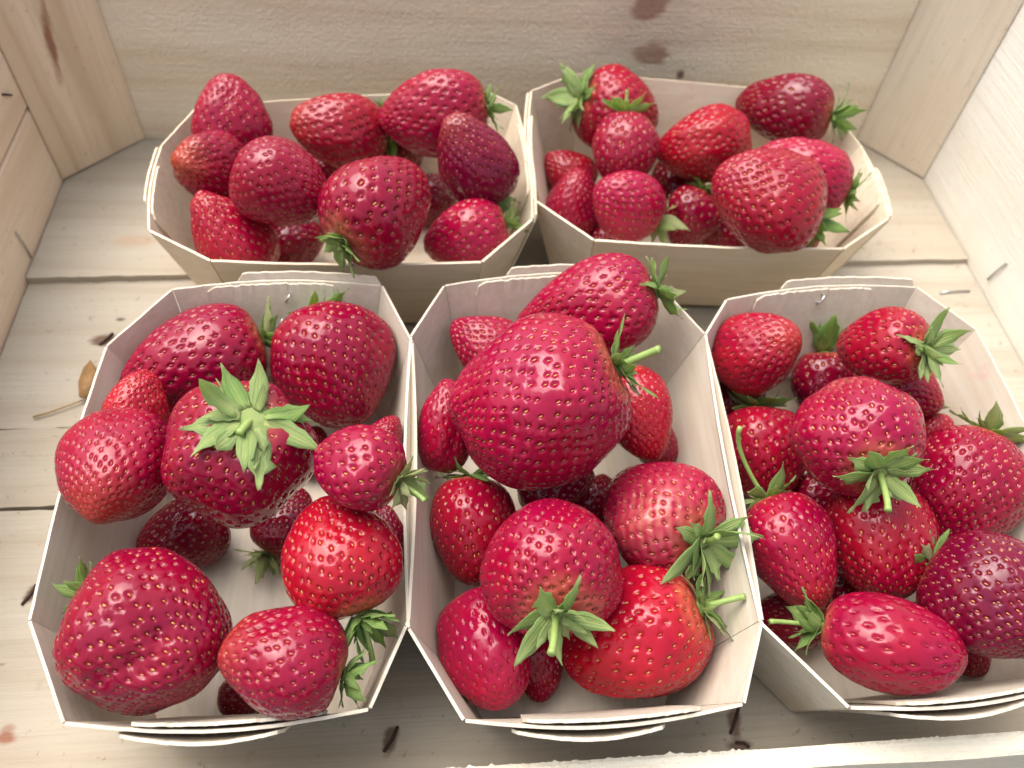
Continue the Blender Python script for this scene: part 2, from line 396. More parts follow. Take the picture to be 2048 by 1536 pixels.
def make_punnet(key):
    rim = np.array([at(px, py, RIM) for px, py in RIMS[key]]); c = rim.mean(0); c[2] = .003
    long_y = key in 'LMR'; mat = veneer('veneer_'+key, 'Y' if long_y else 'X', (ord(key)*.7, ord(key)*.3, 0), (.60, .545, .46) if long_y else (.72, .625, .485))  # back punnets' veneer coloured lighter and warmer to lift their shaded fronts
    zb = .0045 if key in 'AB' else .0022
    # corner each rim vertex belongs to: pairs (0,1)=near-left (2,3)=far-left (4,5)=far-right (6,7)=near-right
    base = np.zeros((8, 3)); IN = .0165
    for a, b_, sx, sy in ((0, 1, -1, -1), (3, 2, -1, 1), (4, 5, 1, 1), (7, 6, 1, -1)):   # a: end/front vertex, b: side vertex
        corner = np.array([rim[b_][0], rim[a][1], 0]); ci = corner - np.array([sx*IN, sy*IN, 0])
        for v in (a, b_): base[v] = ci + (rim[v]-corner)*np.array([.55, .55, 0]); base[v][2] = zb
    root = empty('punnet', (c[0], c[1], zb)); tag(root, LABELS[key], 'punnet', 'thin wooden punnets of strawberries in the crate')
    I = Matrix.Translation((-c[0], -c[1], -zb)); rp = lambda n, me: link(n, me, root, I)
    ends = {3: 'far', 7: 'near'} if long_y else {1: 'left', 5: 'right'}
    planes = []
    def facet(i, bow, inset=0.0, u0=0.0, u1=1.0, dv=0.0, v0=0.0, round_=0.0, lift=0.0):
        j = (i+1) % 8; b0, b1, r0, r1 = base[i], base[j], rim[i], rim[j]
        e = r1-r0; n = np.cross(r0-b0, e); n /= np.linalg.norm(n)
        if np.dot(n[:2], ((r0+r1)/2-c)[:2]) < 0: n = -n
        nh = n*np.array([1, 1, 0]); nh /= np.linalg.norm(nh)
        L = np.linalg.norm(e)
        def fn(u, v):
            uu = u0+(u1-u0)*u; g = .00015/L
            if u0 == 0: uu = max(uu, g)
            if u1 == 1: uu = min(uu, 1-g)
            top = 1+dv
            if round_:
                d = min(u, 1-u)*L*(u1-u0)
                if d < round_: top -= (round_-math.sqrt(max(0, round_**2-(round_-d)**2)))/RIM
            vv = v0+(top-v0)*v
            p = (b0+(b1-b0)*uu)*(1-vv)+(r0+(r1-r0)*uu)*vv
            p = p + nh*(bow*math.sin(math.pi*uu)*vv**1.5) + n*(inset+lift*max(0, vv-.4)*math.sin(math.pi*min(1, max(0, u*.9+.05))))
            return p, n
        return fn, (r0+b0)/2, n
    for i in range(8):
        is_end = i in ends; corner = i in (0, 2, 4, 6)
        bow = (.0045 if long_y else .0025) if is_end else (.0 if corner else .0020)
        fn, pp, n = facet(i, bow); planes.append((pp, n))
        nm = 'end_panel' if is_end else ('corner_panel' if corner else 'side_panel')
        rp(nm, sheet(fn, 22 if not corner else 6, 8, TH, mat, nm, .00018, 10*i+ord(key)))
        if is_end:
            far = ends[i] in ('far', 'left', 'right')
            # inner flap lapped over the end, rounded top corners
            fi, _, _ = facet(i, bow, -.0014, .14, .80, -.012 if far else .02, .25, .006, 0 if far else -.0015)
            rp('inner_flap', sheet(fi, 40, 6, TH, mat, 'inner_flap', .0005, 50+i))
            fo, _, _ = facet(i, bow, .0016, .30 if far else .28, 1.0 if far else .84, (.05 if long_y else .015) if far else -.01, .1, .0035, 0 if far else .0035)
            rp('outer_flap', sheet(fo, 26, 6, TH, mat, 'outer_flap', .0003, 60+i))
    # base sheet
    rnd = random.Random(3); bm = bmesh.new()
    vs = [bm.verts.new((x, y, zb-.0006)) for x, y, _ in base]; f = bm.faces.new(vs)
    r = bmesh.ops.extrude_face_region(bm, geom=[f])
    for v in r['geom']:
        if isinstance(v, bmesh.types.BMVert): v.co.z = zb+.0005
    bmesh.ops.recalc_face_normals(bm, faces=bm.faces[:])
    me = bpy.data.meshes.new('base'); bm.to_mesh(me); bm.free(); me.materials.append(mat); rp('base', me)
    PUN[key] = dict(base=zb, planes=planes, c=c, root=root, rp=rp, facet=facet, ends=ends)
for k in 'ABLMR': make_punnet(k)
for key, pix in (('L', [((579, 588), (572, 602)), ((565, 636), (556, 654))]), ('R', [((1646, 590), (1634, 606))])):
    P = PUN[key]; fn, pp, n = P['facet'](3, .0045, -.0016)
    for a, b_ in pix:
        q, _ = fn(.5, .85); A_ = on_plane(*a, q, n); B_ = on_plane(*b_, q, n)
        P['rp']('staple', wire([A_+n*.002, A_-n*.0012, (A_+B_)/2-n*.0018, B_-n*.0008, B_+n*.002], .0005, STEEL))

# ------------------------------------------------------------------ strawberries
def fib(n, seed=0, jit=0.0):
    i = np.arange(n)+.5; ph = np.arccos(1-2*i/n); th = math.pi*(1+5**.5)*i + seed
    d = np.stack([np.sin(ph)*np.cos(th), np.sin(ph)*np.sin(th), -np.cos(ph)], 1)   # starts at calyx (-z)
    if jit:
        r = np.random.RandomState(seed); d = d + r.normal(0, jit, d.shape); d /= np.linalg.norm(d, axis=1)[:, None]
    return d
def make_shape(sp):
    """unit direction -> surface point (z: calyx -1 .. tip +1), before scaling"""
    r = np.random.RandomState(sp['seed']); nb = 10
    bd = r.normal(size=(nb, 3)); bd /= np.linalg.norm(bd, axis=1)[:, None]; ba = r.uniform(-1, 1, nb)*sp['lump']*1.3; bw = r.uniform(.28, .8, nb)
    fu = [(r.uniform(-3.1, 3.1), r.uniform(.02, .065)*(r.rand() < .75), r.uniform(.16, .34), r.uniform(-.3, .5)) for _ in range(3)]
    nl, ph = sp.get('nl', 3), r.uniform(0, 6.28)
    wk = r.normal(0, 5.0, (6, 3)); wp = r.uniform(0, 6.28, 6)
    def fn(d):
        a = d[:, 2]; s = np.sqrt(np.maximum(0, 1-a*a)); az = np.arctan2(d[:, 1], d[:, 0])
        rad = 1 - sp['taper']*a - sp.get('sq', 0)*(a*a-.33)
        rad = rad*(1+sp['lobe']*np.cos(nl*az+ph)*s)
        zz = a + sp['point']*np.maximum(0, a)**3 + sp['dip']*np.exp(-((1+a)/.10))
        p = np.stack([d[:, 0]*rad, d[:, 1]*rad, zz], 1)
        g = 1 + sum(A*np.exp(-(1-d@D)/(W*W)*1.2) for D, A, W in zip(bd, ba, bw))
        for f0, fa, fw, fz in fu:
            da = np.angle(np.exp(1j*(az-f0))); g = g - fa*np.exp(-(da/fw)**2)*s*np.exp(-((a-fz)/.6)**2)
        g = g + sp.get('wave', .012)*np.sin(d@wk.T+wp).sum(1)*.6
        for D, A, W in sp.get('bumps', ()):                     # own bumps and furrows
            D = np.array(D, float); D /= np.linalg.norm(D); g = g + A*np.exp(-(1-d@D)/(W*W)*1.2)
        return p*g[:, None]
    q = fn(fib(1500)); lo, hi = q.min(0), q.max(0)
    cen, ext = (lo+hi)/2, (hi-lo)
    return lambda d: (fn(d)-cen)/ext                            # fits a unit box
RING = [(.45, -.93), (.80, -.60), (1.0, -.12), (1.18, .03), (1.55, .03)]
def hull_tris(D):
    bm = bmesh.new(); vs = [bm.verts.new(d) for d in D]
    for i, v in enumerate(vs): v.index = i
    bm.verts.index_update()
    bmesh.ops.convex_hull(bm, input=bm.verts[:], use_existing_faces=False)
    bm.verts.ensure_lookup_table(); bm.verts.index_update()
    V = np.array([v.co[:] for v in bm.verts]); T = np.array([[v.index for v in f.verts] for f in bm.faces if len(f.verts) == 3])
    bm.free(); return V, T

def sepal_mesh(seed, mat):
    r = random.Random(seed); nu, nv = 8, 4; V = []; C = []
    curl = [.35, .15, -.25, .55, -.45, .05, .8, -.1][seed % 8]; side = r.uniform(-.26, .26); wid = r.uniform(.115, .17); fold = r.uniform(.08, .30)
    tooth = (seed % 3 == 1)
    for s in (0, 1):
        for i in range(nu+1):
            u = i/nu; wd = wid*(.62+.50*math.sin(math.pi*min(1, u*.9+.12)))*(1 if u < .55 else max(.03, (1-u)/.45)**.8)
            for j in range(-nv//2, nv//2+1):
                y = j/(nv/2); x = u
                if abs(j) == 2: wd *= 1+.06*math.sin(i*2.4+seed*1.7)
                if tooth and abs(j) == 2 and i == 5: wd *= 1.25
                if tooth and abs(j) == 2 and i == 6: wd *= .8
                ang = curl*u*1.5
                xx = math.sin(ang)/(curl*1.5) if abs(curl) > .02 else u; zz = (1-math.cos(ang))/(curl*1.5) if abs(curl) > .02 else 0
                yy = y*wd + side*u*u; z = zz + fold*abs(y)*wd*(1-.3*u) + .03*math.sin(7*u+seed)*y
                V.append((xx, yy, z - s*.011*(1-.5*u)))
                C.append((min(1, (max(0, u-.5)*1.5)**1.2+.22*abs(y)**3), max(0, 1-abs(y)*1.8)*(.9-.4*u)+.7*max(0, .3-u)*3, (y+1)/2))
    w_ = nv+1; N = (nu+1)*w_; Fc = []
    for i in range(nu):
        for j in range(nv):
            a, b_, c, d = i*w_+j, i*w_+j+1, (i+1)*w_+j+1, (i+1)*w_+j
            Fc += [(a, d, c, b_), (N+a, N+b_, N+c, N+d)]
    edge = [i*w_ for i in range(nu+1)]+[nu*w_+j for j in range(1, w_)]+[i*w_+nv for i in range(nu-1, -1, -1)]+[j for j in range(nv-1, 0, -1)]
    for k in range(len(edge)):
        a, b_ = edge[k], edge[(k+1) % len(edge)]; Fc.append((a, N+a, N+b_, b_))
    return tri_mesh('sepal', V, Fc, mat, np.array(C))
SEPALS = [[sepal_mesh(i, m) for i in range(12)] for m in LEAF]
def calyx_disc(mat, seed):
    r = random.Random(seed); n = 14; V = [(0, 0, .16)]; C = [(0, 1, 0)]
    for rr, z in ((.35, .13), (.7, .06), (1.0, -.02), (1.02, -.12)):
        for k in range(n):
            th = 2*math.pi*k/n; q = rr*(1+r.uniform(-.12, .12)); V.append((q*math.cos(th), q*math.sin(th), z+r.uniform(-.03, .03))); C.append((.25*rr*r.random(), .9-.4*rr, 0))
    T = [(0, 1+k, 1+(k+1) % n) for k in range(n)]
    for q in range(3):
        for k in range(n):
            a, b_ = 1+q*n+k, 1+q*n+(k+1) % n; T += [(a, a+n, b_+n), (a, b_+n, b_)]
    return tri_mesh('calyx', V, T, mat, np.array(C))
DISCS = [[calyx_disc(m, i) for i in range(3)] for m in LEAF]

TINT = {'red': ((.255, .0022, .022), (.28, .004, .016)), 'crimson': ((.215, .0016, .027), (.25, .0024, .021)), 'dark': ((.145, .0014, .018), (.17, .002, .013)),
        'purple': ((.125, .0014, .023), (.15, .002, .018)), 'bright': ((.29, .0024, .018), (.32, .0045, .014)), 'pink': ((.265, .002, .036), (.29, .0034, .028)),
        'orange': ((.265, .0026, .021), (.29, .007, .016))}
placed = {k: [] for k in PUN}
CLOUD = fib(260)
def place(key, B):
    """slide the berry down its line of sight until it meets the punnet or a berry below"""
    th, ti = math.radians(B['ang']), math.radians(B['tilt'])
    d = ray_dir(B['x'], B['y']); view = -d/np.linalg.norm(d)
    right = np.cross(CU, view); right /= np.linalg.norm(right); up = np.cross(view, right)
    ax = math.cos(ti)*(math.cos(th)*right+math.sin(th)*up) + math.sin(ti)*view
    px = np.cross(view, ax); nn = np.linalg.norm(px)
    px = px/nn if nn > 1e-3 else right
    py = np.cross(ax, px); R = np.stack([px, py, ax], 1)
    P = PUN[key]; best = None
    half_px = np.array([B['w'], B['w']*B['dep'], B['l']])/2
    for s in np.arange(.20, .60, .0012):
        c = CO + d*s; half = half_px*s/F_PX
        X = c + (CLOUD*half)@R.T
        if X[:, 2].min() < P['base']+.0002: break
        hit = False
        for (c2, R2, h2) in placed[key]:
            if np.linalg.norm(c-c2) > half.max()+h2.max(): continue
            if ((((X-c2)@R2)/(h2*.93))**2).sum(1).min() < 1: hit = True; break
            X2 = c2 + (CLOUD*h2)@R2.T
            if ((((X2-c)@R)/(half*.93))**2).sum(1).min() < 1: hit = True; break
        if hit: break
        low = X[X[:, 2] < RIM-.003]
        pen = max([((low-pp)@n).max() for pp, n in P['planes']]) if len(low) else 0.0
        pen = max(0.0, pen-.0022)
        cost = pen*1.0 - .04*s
        if best is None or cost <= best[0]+1e-9: best = (cost, s, c, R, half)
    best = best[1:] if best else (.26, CO+d*.26, R, half_px*.26/F_PX)
    s, c, R, half = best
    if B.get('push'): s += B['push']; c = CO + d*s; half = half_px*s/F_PX
    placed[key].append((c, R, half)); return s, c, R, half

NTRI = 0
def strawberry(key, label, x, y, w, l, ang, tilt, tint='red', n=260, dep=.96, taper=.16, point=.18, lobe=.04, lump=.06, dip=.10, cal=None, stem=None, neck=.0, tipc=.0, bumps=(), pit=1.0, push=0, sq=0, nl=3, seeds='y', pale=None):
    global NTRI
    seed = int(x*7+y*13) % 100000; rnd = random.Random(seed); rs = np.random.RandomState(seed)
    n = int(n*1.32)
    B = dict(x=x, y=y, w=w, l=l, ang=ang, tilt=tilt, dep=dep, push=push)
    s, c, R, half = place(key, B)
    bumps = [((math.sin(math.radians(b_[0][0]-ang)), b_[0][1], math.cos(math.radians(b_[0][0]-ang))), b_[1], b_[2]) if len(b_[0]) == 2 else b_ for b_ in bumps]
    sp = dict(seed=seed, taper=taper, point=point, lobe=lobe, lump=lump, dip=dip, bumps=bumps, sq=sq, nl=nl)
    fn = make_shape(sp); ext = half*2
    F = lambda d: fn(d)*ext
    root = empty('strawberry', c); root.rotation_mode = 'QUATERNION'; root.rotation_quaternion = Matrix(R.tolist()).to_quaternion()
    tag(root, label, 'strawberry', 'strawberries in the punnets')
    view = R.T@((CO-c)/np.linalg.norm(CO-c))
    # --- flesh with a pit for every seed
    D = fib(n, seed, .13*math.sqrt(12.57/n))
    za = D[:, 2]+.16*(1-D[:, 2]**2)*np.clip(D[:, 2]+.6, 0, 1); rr_ = np.sqrt(np.maximum(1e-9, (1-za*za)/np.maximum(1e-9, 1-D[:, 2]**2))); D = np.stack([D[:, 0]*rr_, D[:, 1]*rr_, za], 1)
    D = D[D[:, 2] > -.955]; q = math.sqrt(4*math.pi/n/.866)          # seed spacing in radians
    def normals(d):
        ref = np.where(np.abs(d[:, 2:3]) < .9, np.array([[0, 0, 1.]]), np.array([[1., 0, 0]]))
        a = np.cross(d, ref); a /= np.linalg.norm(a, axis=1)[:, None]; b_ = np.cross(d, a); e = .02
        nz = lambda v: v/np.linalg.norm(v, axis=1)[:, None]
        ta = F(nz(d+a*e))-F(nz(d-a*e)); tb = F(nz(d+b_*e))-F(nz(d-b_*e)); nn = np.cross(ta, tb); nn = nz(nn)
        sg = np.sign((nn*d).sum(1))[:, None]; return nn*sg, a, b_
    ND, TA, TB = normals(D)
    front = (ND@view) > -.35
    pts = [D]; disp = [np.full(len(D), -1.0)]
    Df, Ta, Tb = D[front], TA[front], TB[front]
    rp = q*.25*(1+rs.uniform(-.22, .22, len(Df)))
    nr = 7
    for k, (rr, dd) in enumerate(RING):
        for m in range(nr):
            th = 2*math.pi*(m+.5*(k % 2))/nr
            v = Df + (rp*rr)[:, None]*(math.cos(th)*Ta*.86+math.sin(th)*Tb*1.2); pts.append(v/np.linalg.norm(v, axis=1)[:, None])
            disp.append(np.full(len(Df), dd))
    fill = fib(max(60, n//3), seed+1); fill = fill[(fill@D.T).max(1) < math.cos(q*.5)]
    cap = fib(1200, 3); cap = cap[cap[:, 2] < -.90][::2]
    for extra in (fill, cap): pts.append(extra); disp.append(np.full(len(extra), .03))
    A = np.concatenate(pts); dv = np.concatenate(disp)
    V0, T = hull_tris(A)
    # convex_hull keeps vertex order; all points lie on the sphere
    NV, _, _ = normals(V0); scale = float(ext[:2].mean())
    depth = q*.5*scale*.165*pit
    tipfade = 1-.45*np.clip((V0[:, 2]-.75)/.25, 0, 1)
    V = F(V0) + NV*(dv[:len(V0)]*depth*tipfade)[:, None]
    # --- pigment: redder body, its own tip and shoulder tones, soft blotches
    c0, c1 = [np.array(v) for v in TINT[tint]]
    sn = sum(np.sin(V0@rs.normal(0, 2.6+k, 3)+rs.uniform(0, 6)) for k in range(5))/5
    col = c0 + (c1-c0)*np.clip(.5+.9*sn, 0, 1)[:, None]
    col = col*(1+.10*rs.uniform(-1, 1))
    if tipc: 
        f = np.clip((V0[:, 2]-.62)/.35, 0, 1)[:, None]*tipc; col = col*(1-f)+np.array((.33, .05, .018))*f
    f = (np.clip((-.80-V0[:, 2]+.10*sn)/.14, 0, 1)*(.35+neck))[:, None].clip(0, .9); col = col*(1-f)+np.array((.52, .17, .08))*f
    if pale is not None:
        pd = np.array(pale[0], float); pd /= np.linalg.norm(pd); f = (np.exp(-(1-V0@pd)/(pale[1]**2))*pale[2]*(.7+.6*np.sin(V0@np.array((23, 17, 29.))))).clip(0, .8)[:, None]
        col = col*(1-f)+np.array((.46, .15, .11))*f
    NTRI += len(T)
    link('flesh', tri_mesh('flesh', V, T, FLESH, col), root)
    # --- seeds: too small to pick apart, one mesh of real ellipsoids
    g = []; na, nb = 6, 3
    g.append((0, 0, -1))
    for b_ in range(1, nb+1):
        for a in range(na):
            ph = math.pi*b_/(nb+1); g.append((math.sin(ph)*math.cos(2*math.pi*a/na), math.sin(ph)*math.sin(2*math.pi*a/na), -math.cos(ph)))
    g.append((0, 0, 1)); g = np.array(g); gt = [(0, 1+(a+1) % na, 1+a) for a in range(na)]
    for b_ in range(nb-1):
        for a in range(na):
            i0, i1 = 1+b_*na+a, 1+b_*na+(a+1) % na; gt += [(i0, i1, i1+na), (i0, i1+na, i0+na)]
    e = len(g)-1; gt += [(e, e-na+a, e-na+(a+1) % na) for a in range(na)]; gt = np.array(gt)
    Ns = ND[front]; Ps = F(Df) - Ns*(depth*.60)
    mer = np.array([0, 0, 1.]) - Ns*Ns[:, 2:3]; mer /= np.linalg.norm(mer, axis=1)[:, None]+1e-9; sd = np.cross(Ns, mer)
    k = q*.5*scale; sz = k*rs.uniform(.62, 1.08, len(Ps))
    GV = Ps[:, None, :] + sz[:, None, None]*(g[None, :, 0:1]*.088*sd[:, None, :] + g[None, :, 1:2]*.075*Ns[:, None, :] + (g[None, :, 2:3]*.185)*mer[:, None, :])
    GT = (gt[None]+(np.arange(len(Ps))*len(g))[:, None, None]).reshape(-1, 3)
    ya = np.array({'y': (.52, .24, .065), 'r': (.32, .045, .03), 'o': (.44, .145, .055)}[seeds]); rb = np.array((.26, .02, .014))
    mixv = rs.uniform(0, 1, len(Ps))**1.3*.85; sc = ya*(1-mixv[:, None])+rb*mixv[:, None]
    NTRI += len(GT)
    so_ = link('seeds', tri_mesh('seeds', GV.reshape(-1, 3), GT, SEED, np.repeat(sc, len(g), 0)), root); so_['kind'] = 'stuff'
    # --- calyx
    if cal is not None or stem is not None:
        cal = dict(cal or {}); m = cal.get('m', 0); ns = cal.get('n', 11); ln = cal.get('len', .30)*w*s/F_PX; flare = cal.get('flare', 8); r0 = cal.get('r', .105)*w*s/F_PX
        pole = F(np.array([[0, 0, -1.]]))[0]; d0 = rnd.uniform(0, 360)
        tilt_c = Matrix.Rotation(math.radians(cal.get('tx', 0)), 4, 'X') @ Matrix.Rotation(math.radians(cal.get('ty', 0)), 4, 'Y')
        Mc = Matrix.Translation(Vector(pole)+Vector((0, 0, -.0006))) @ Matrix.Rotation(math.pi, 4, 'X') @ tilt_c
        cx = link('calyx', DISCS[m][seed % 3], root, Mc @ Matrix.Diagonal((r0*.75, r0*.75, r0*.8, 1)))
        inv = Matrix.Diagonal((1/(r0*.75), 1/(r0*.75), 1/(r0*.8), 1))
        ns += 2
        for k in range(ns):
            az = math.radians(d0+360*k/ns+rnd.uniform(-12, 12)); fl = math.radians(flare+rnd.uniform(-1, 1)*cal.get('var', 16)+(8 if k % 2 else -4))
            L_ = ln*rnd.uniform(.78, 1.15)*(1 if k % 2 else .86)
            Ml = Matrix.Rotation(az, 4, 'Z') @ Matrix.Translation((r0*.45, 0, .0009 if k % 2 else .0001)) @ Matrix.Rotation(-fl, 4, 'Y') @ Matrix.Rotation(math.radians(rnd.uniform(-25, 25)), 4, 'X') @ Matrix.Diagonal((L_, L_*rnd.uniform(.9, 1.3), L_, 1))
            sob = link('sepal', SEPALS[m if rnd.random() > .15 else (m+2) % 3][rnd.randrange(12)], cx, inv @ Ml)
        for k in range(3 if w*s/F_PX > .022 else 0):
            az = math.radians(d0+120*k+rnd.uniform(-18, 18)); L_ = ln*rnd.uniform(.42, .66)
            Ml = Matrix.Rotation(az, 4, 'Z') @ Matrix.Translation((r0*.40, 0, .0013)) @ Matrix.Rotation(-math.radians(flare+rnd.uniform(4, 26)), 4, 'Y') @ Matrix.Diagonal((L_, L_*1.15, L_, 1))
            link('sepal', SEPALS[m][rnd.randrange(12)], cx, inv @ Ml)
        if stem is not None:
            ex, ey, dn, bend = (*stem, 0, 0)[:4]
            p0_ = np.array(pole); p0w = c + R@p0_
            dd = ray_dir(ex, ey); s0 = np.dot(p0w-CO, CF)
            p1 = R.T@(CO + dd*(s0-dn*.001) - c)
            mid = (p0_+p1)/2 + np.array([0, 0, -1])*np.linalg.norm(p1-p0_)*.22 + (R.T@CR)*bend*.001
            path = [(1-t_)**2*p0_ + 2*t_*(1-t_)*mid + t_*t_*p1 for t_ in np.linspace(0, 1, 12)]
            rr = .0011*max(.75, min(1.35, w*s/F_PX/.045)); V_, F_ = tube(path, [rr*(1.35 if i == 0 else 1.1 if i == 1 else 1.0 if i < 10 else 1.12) for i in range(12)], 8)
            link('stem', mesh('stem', V_, F_, STEM, True), root)
    return root

G = dict
# each punnet from its deepest berry up
SB = strawberry
# --- back left punnet
SB('A', 'shaded berry glimpsed between the biggest and the purple berry of the back left punnet', 868, 395, 105, 115, 30, 0, 'dark', 160)
SB('A', 'shaded berry glimpsed under the blunt orange one in the back left punnet', 640, 345, 100, 110, 30, 0, 'dark', 160, cal=G(m=0, len=.4, n=7))
SB('A', 'shaded berry glimpsed between the two leftmost berries of the back left punnet', 505, 330, 90, 100, 60, 0, 'dark', 150)
SB('A', 'dark half hidden berry deep at the near side of the back left punnet', 585, 488, 120, 135, 20, 10, 'dark', 170, cal=G(m=2, len=.35))
SB('A', 'shaded berry with green leaves sunk below the others in the back left punnet', 795, 300, 120, 130, -80, 0, 'dark', 170, cal=G(m=0, len=.42, flare=25))
SB('A', 'berry leaning on the far left corner of the back left punnet, tip upward', 462, 240, 157, 176, 98, 8, 'crimson', 230, taper=.12, seeds='o')
SB('A', 'berry at the far middle of the back left punnet, blunt and reddish orange on top', 679, 262, 152, 196, 172, 12, 'orange', 240, taper=.10, tipc=.35, seeds='o', cal=G(m=0, len=.35))
SB('A', 'large long berry lying along the far right rim of the back left punnet', 865, 230, 168, 222, 188, -6, 'crimson', 300, taper=.14, seeds='o', cal=G(m=0, len=.30, n=8, flare=20), bumps=[((0.3, .2, .6), -.04, .5)])
SB('A', 'berry at the left end of the back left punnet with a dusty orange tip', 416, 332, 152, 166, 168, 48, 'crimson', 230, taper=.14, tipc=.75, seeds='o', cal=G(m=0, len=.3, n=8))
SB('A', 'cone shaped berry in the near left corner of the back left punnet', 458, 470, 158, 200, 128, 10, 'red', 240, taper=.22, point=.25)
SB('A', 'round berry in the left centre of the back left punnet', 565, 372, 178, 194, -25, 18, 'crimson', 270, taper=.12, seeds='o')
SB('A', 'dull purple berry by the right end of the back left punnet, pale tip upward', 944, 318, 158, 198, 122, 22, 'purple', 260, taper=.18, tipc=.25, seeds='o', cal=G(m=0, len=.35, n=9, flare=25), stem=(1032, 350, 2))
SB('A', 'pink red berry in the near right corner of the back left punnet', 930, 472, 138, 172, 198, 5, 'pink', 190, taper=.16, cal=G(m=0, len=.38, n=10, flare=35))
SB('A', 'biggest berry of the back left punnet, glossy, its green cap hanging over the near rim', 765, 411, 216, 240, 42, -30, 'crimson', 230, push=-.012, taper=.12, lump=.07, tipc=.3, pit=1.1, cal=G(m=0, len=.26, n=11, flare=20), stem=(680, 500, 4))
# --- back right punnet
SB('B', 'dark berry glimpsed left of the biggest one in the back right punnet', 1460, 455, 110, 120, 30, 0, 'dark', 160)
SB('B', 'dark berry glimpsed under the pink round one of the back right punnet', 1225, 480, 100, 110, 60, 0, 'dark', 150)
SB('B', 'red berry half hidden at the left end of the back right punnet, furthest left', 1135, 348, 105, 115, 140, 10, 'red', 190)
SB('B', 'shaded berry sunk at the near right of the back right punnet', 1560, 470, 130, 150, 150, 0, 'dark', 180)
SB('B', 'shaded berry under the leaves in the middle of the back right punnet', 1350, 370, 120, 130, 100, 0, 'dark', 180, cal=G(m=0, len=.42, flare=30))
SB('B', 'tall berry at the far left of the back right punnet beside a large leafy cap', 1240, 226, 166, 184, -24, -34, 'red', 260, taper=.10, cal=G(m=1, len=.42, n=13, flare=18, var=22))
SB('B', 'dark glossy berry at the far right of the back right punnet, cap over the rim', 1566, 216, 136, 194, 166, -12, 'dark', 230, taper=.14, cal=G(m=0, len=.42, n=11, flare=25))
SB('B', 'bright orange red lumpy berry in the middle of the back right punnet', 1405, 292, 150, 190, 188, 12, 'bright', 280, lump=.09, taper=.1, bumps=[((.6, .3, -.2), .08, .4)])
SB('B', 'pinkish berry behind the biggest one in the back right punnet', 1598, 350, 150, 200, 155, 5, 'pink', 260, seeds='o', taper=.08, cal=G(m=0, len=.35, n=9))
SB('B', 'narrow berry at the near left of the back right punnet, partly behind a pink one', 1145, 412, 118, 150, 75, 18, 'crimson', 210, seeds='o')
SB('B', 'small dark berry low at the near rim of the back right punnet', 1380, 440, 118, 120, -120, 10, 'dark', 130, cal=G(m=0, len=.42, n=9, flare=15))
SB('B', 'small berry with pale neck and upright stem in the back right punnet', 1251, 303, 134, 150, -92, 22, 'crimson', 170, taper=-.02, neck=.5, cal=G(m=1, len=.45, n=9, flare=12, var=8), stem=(1254, 180, 3))
SB('B', 'light pink red round berry at the near left rim of the back right punnet', 1249, 408, 144, 150, 148, 32, 'pink', 180, seeds='y', taper=.08, cal=G(m=2, len=.42, n=8, flare=25))
SB('B', 'biggest berry of the back right punnet, resting on its near rim', 1534, 396, 205, 232, 152, 26, 'red', 340, taper=.10, lump=.08, cal=G(m=0, len=.30, n=10, flare=22), pit=1.1)
# --- front left punnet
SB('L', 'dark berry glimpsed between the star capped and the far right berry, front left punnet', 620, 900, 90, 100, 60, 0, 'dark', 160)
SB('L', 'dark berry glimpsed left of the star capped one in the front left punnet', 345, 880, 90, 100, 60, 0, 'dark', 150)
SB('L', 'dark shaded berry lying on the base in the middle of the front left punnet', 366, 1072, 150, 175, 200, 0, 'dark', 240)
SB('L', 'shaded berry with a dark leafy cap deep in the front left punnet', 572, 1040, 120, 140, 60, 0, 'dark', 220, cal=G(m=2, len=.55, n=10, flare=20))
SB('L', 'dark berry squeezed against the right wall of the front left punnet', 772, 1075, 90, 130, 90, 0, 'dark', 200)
SB('L', 'shaded berry tucked under the two nearest ones of the front left punnet', 492, 1392, 80, 110, 0, 0, 'dark', 160)
SB('L', 'berry showing a sliver behind the small stemmed one in the front left punnet', 772, 872, 80, 90, 60, 0, 'crimson', 170)
SB('L', 'large glossy berry at the far left of the front left punnet, capped on its right', 386, 728, 210, 286, 202, -4, 'crimson', 290, taper=.16, pit=1.1, lump=.07, cal=G(m=0, len=.34, n=9, flare=30), seeds='o', bumps=[((-.6, .2, -.7), .08, .4)])
SB('L', 'large furrowed berry at the far right of the front left punnet, leaves behind its top', 676, 735, 256, 256, -68, 22, 'crimson', 380, taper=.12, pit=1.05, cal=G(m=0, len=.30, n=11, flare=-12, var=10), bumps=[((.75, .5, .1), -.10, .28), ((1, .1, .0), .06, .4)])
SB('L', 'small orange red berry tip behind the knobbly one of the front left punnet', 278, 812, 128, 150, 72, 8, 'bright', 260, taper=.18)
SB('L', 'knobbly dark berry over the left rim of the front left punnet, dull orange tip', 230, 936, 228, 262, -112, 46, 'crimson', 420, taper=.16, tipc=.5, lump=.07, seeds='o', bumps=[((-.1, .5, .55), .12, .4), ((.5, -.6, -.1), .06, .5)])
SB('L', 'bright red berry at the right of the front left punnet, leaves at its lower end', 679, 1112, 236, 246, 112, -10, 'bright', 300, taper=.14, point=.14, cal=G(m=0, len=.38, n=12, flare=28, var=20), stem=(745, 1325, -6))
SB('L', 'large berry facing up with a broad star of pale leaves in the front left punnet', 478, 908, 296, 300, -112, -62, 'crimson', 330, taper=.05, lobe=.06, lump=.07, dip=.16, nl=5, cal=G(m=1, len=.37, n=14, flare=-10, var=10, r=.18), stem=(478, 868, 8))
SB('L', 'small berry by the right rim of the front left punnet, stem poking past the rim', 714, 930, 170, 190, 160, -26, 'pink', 150, taper=.14, pit=1.15, cal=G(m=2, len=.38, n=10, flare=24), stem=(850, 1002, 4))
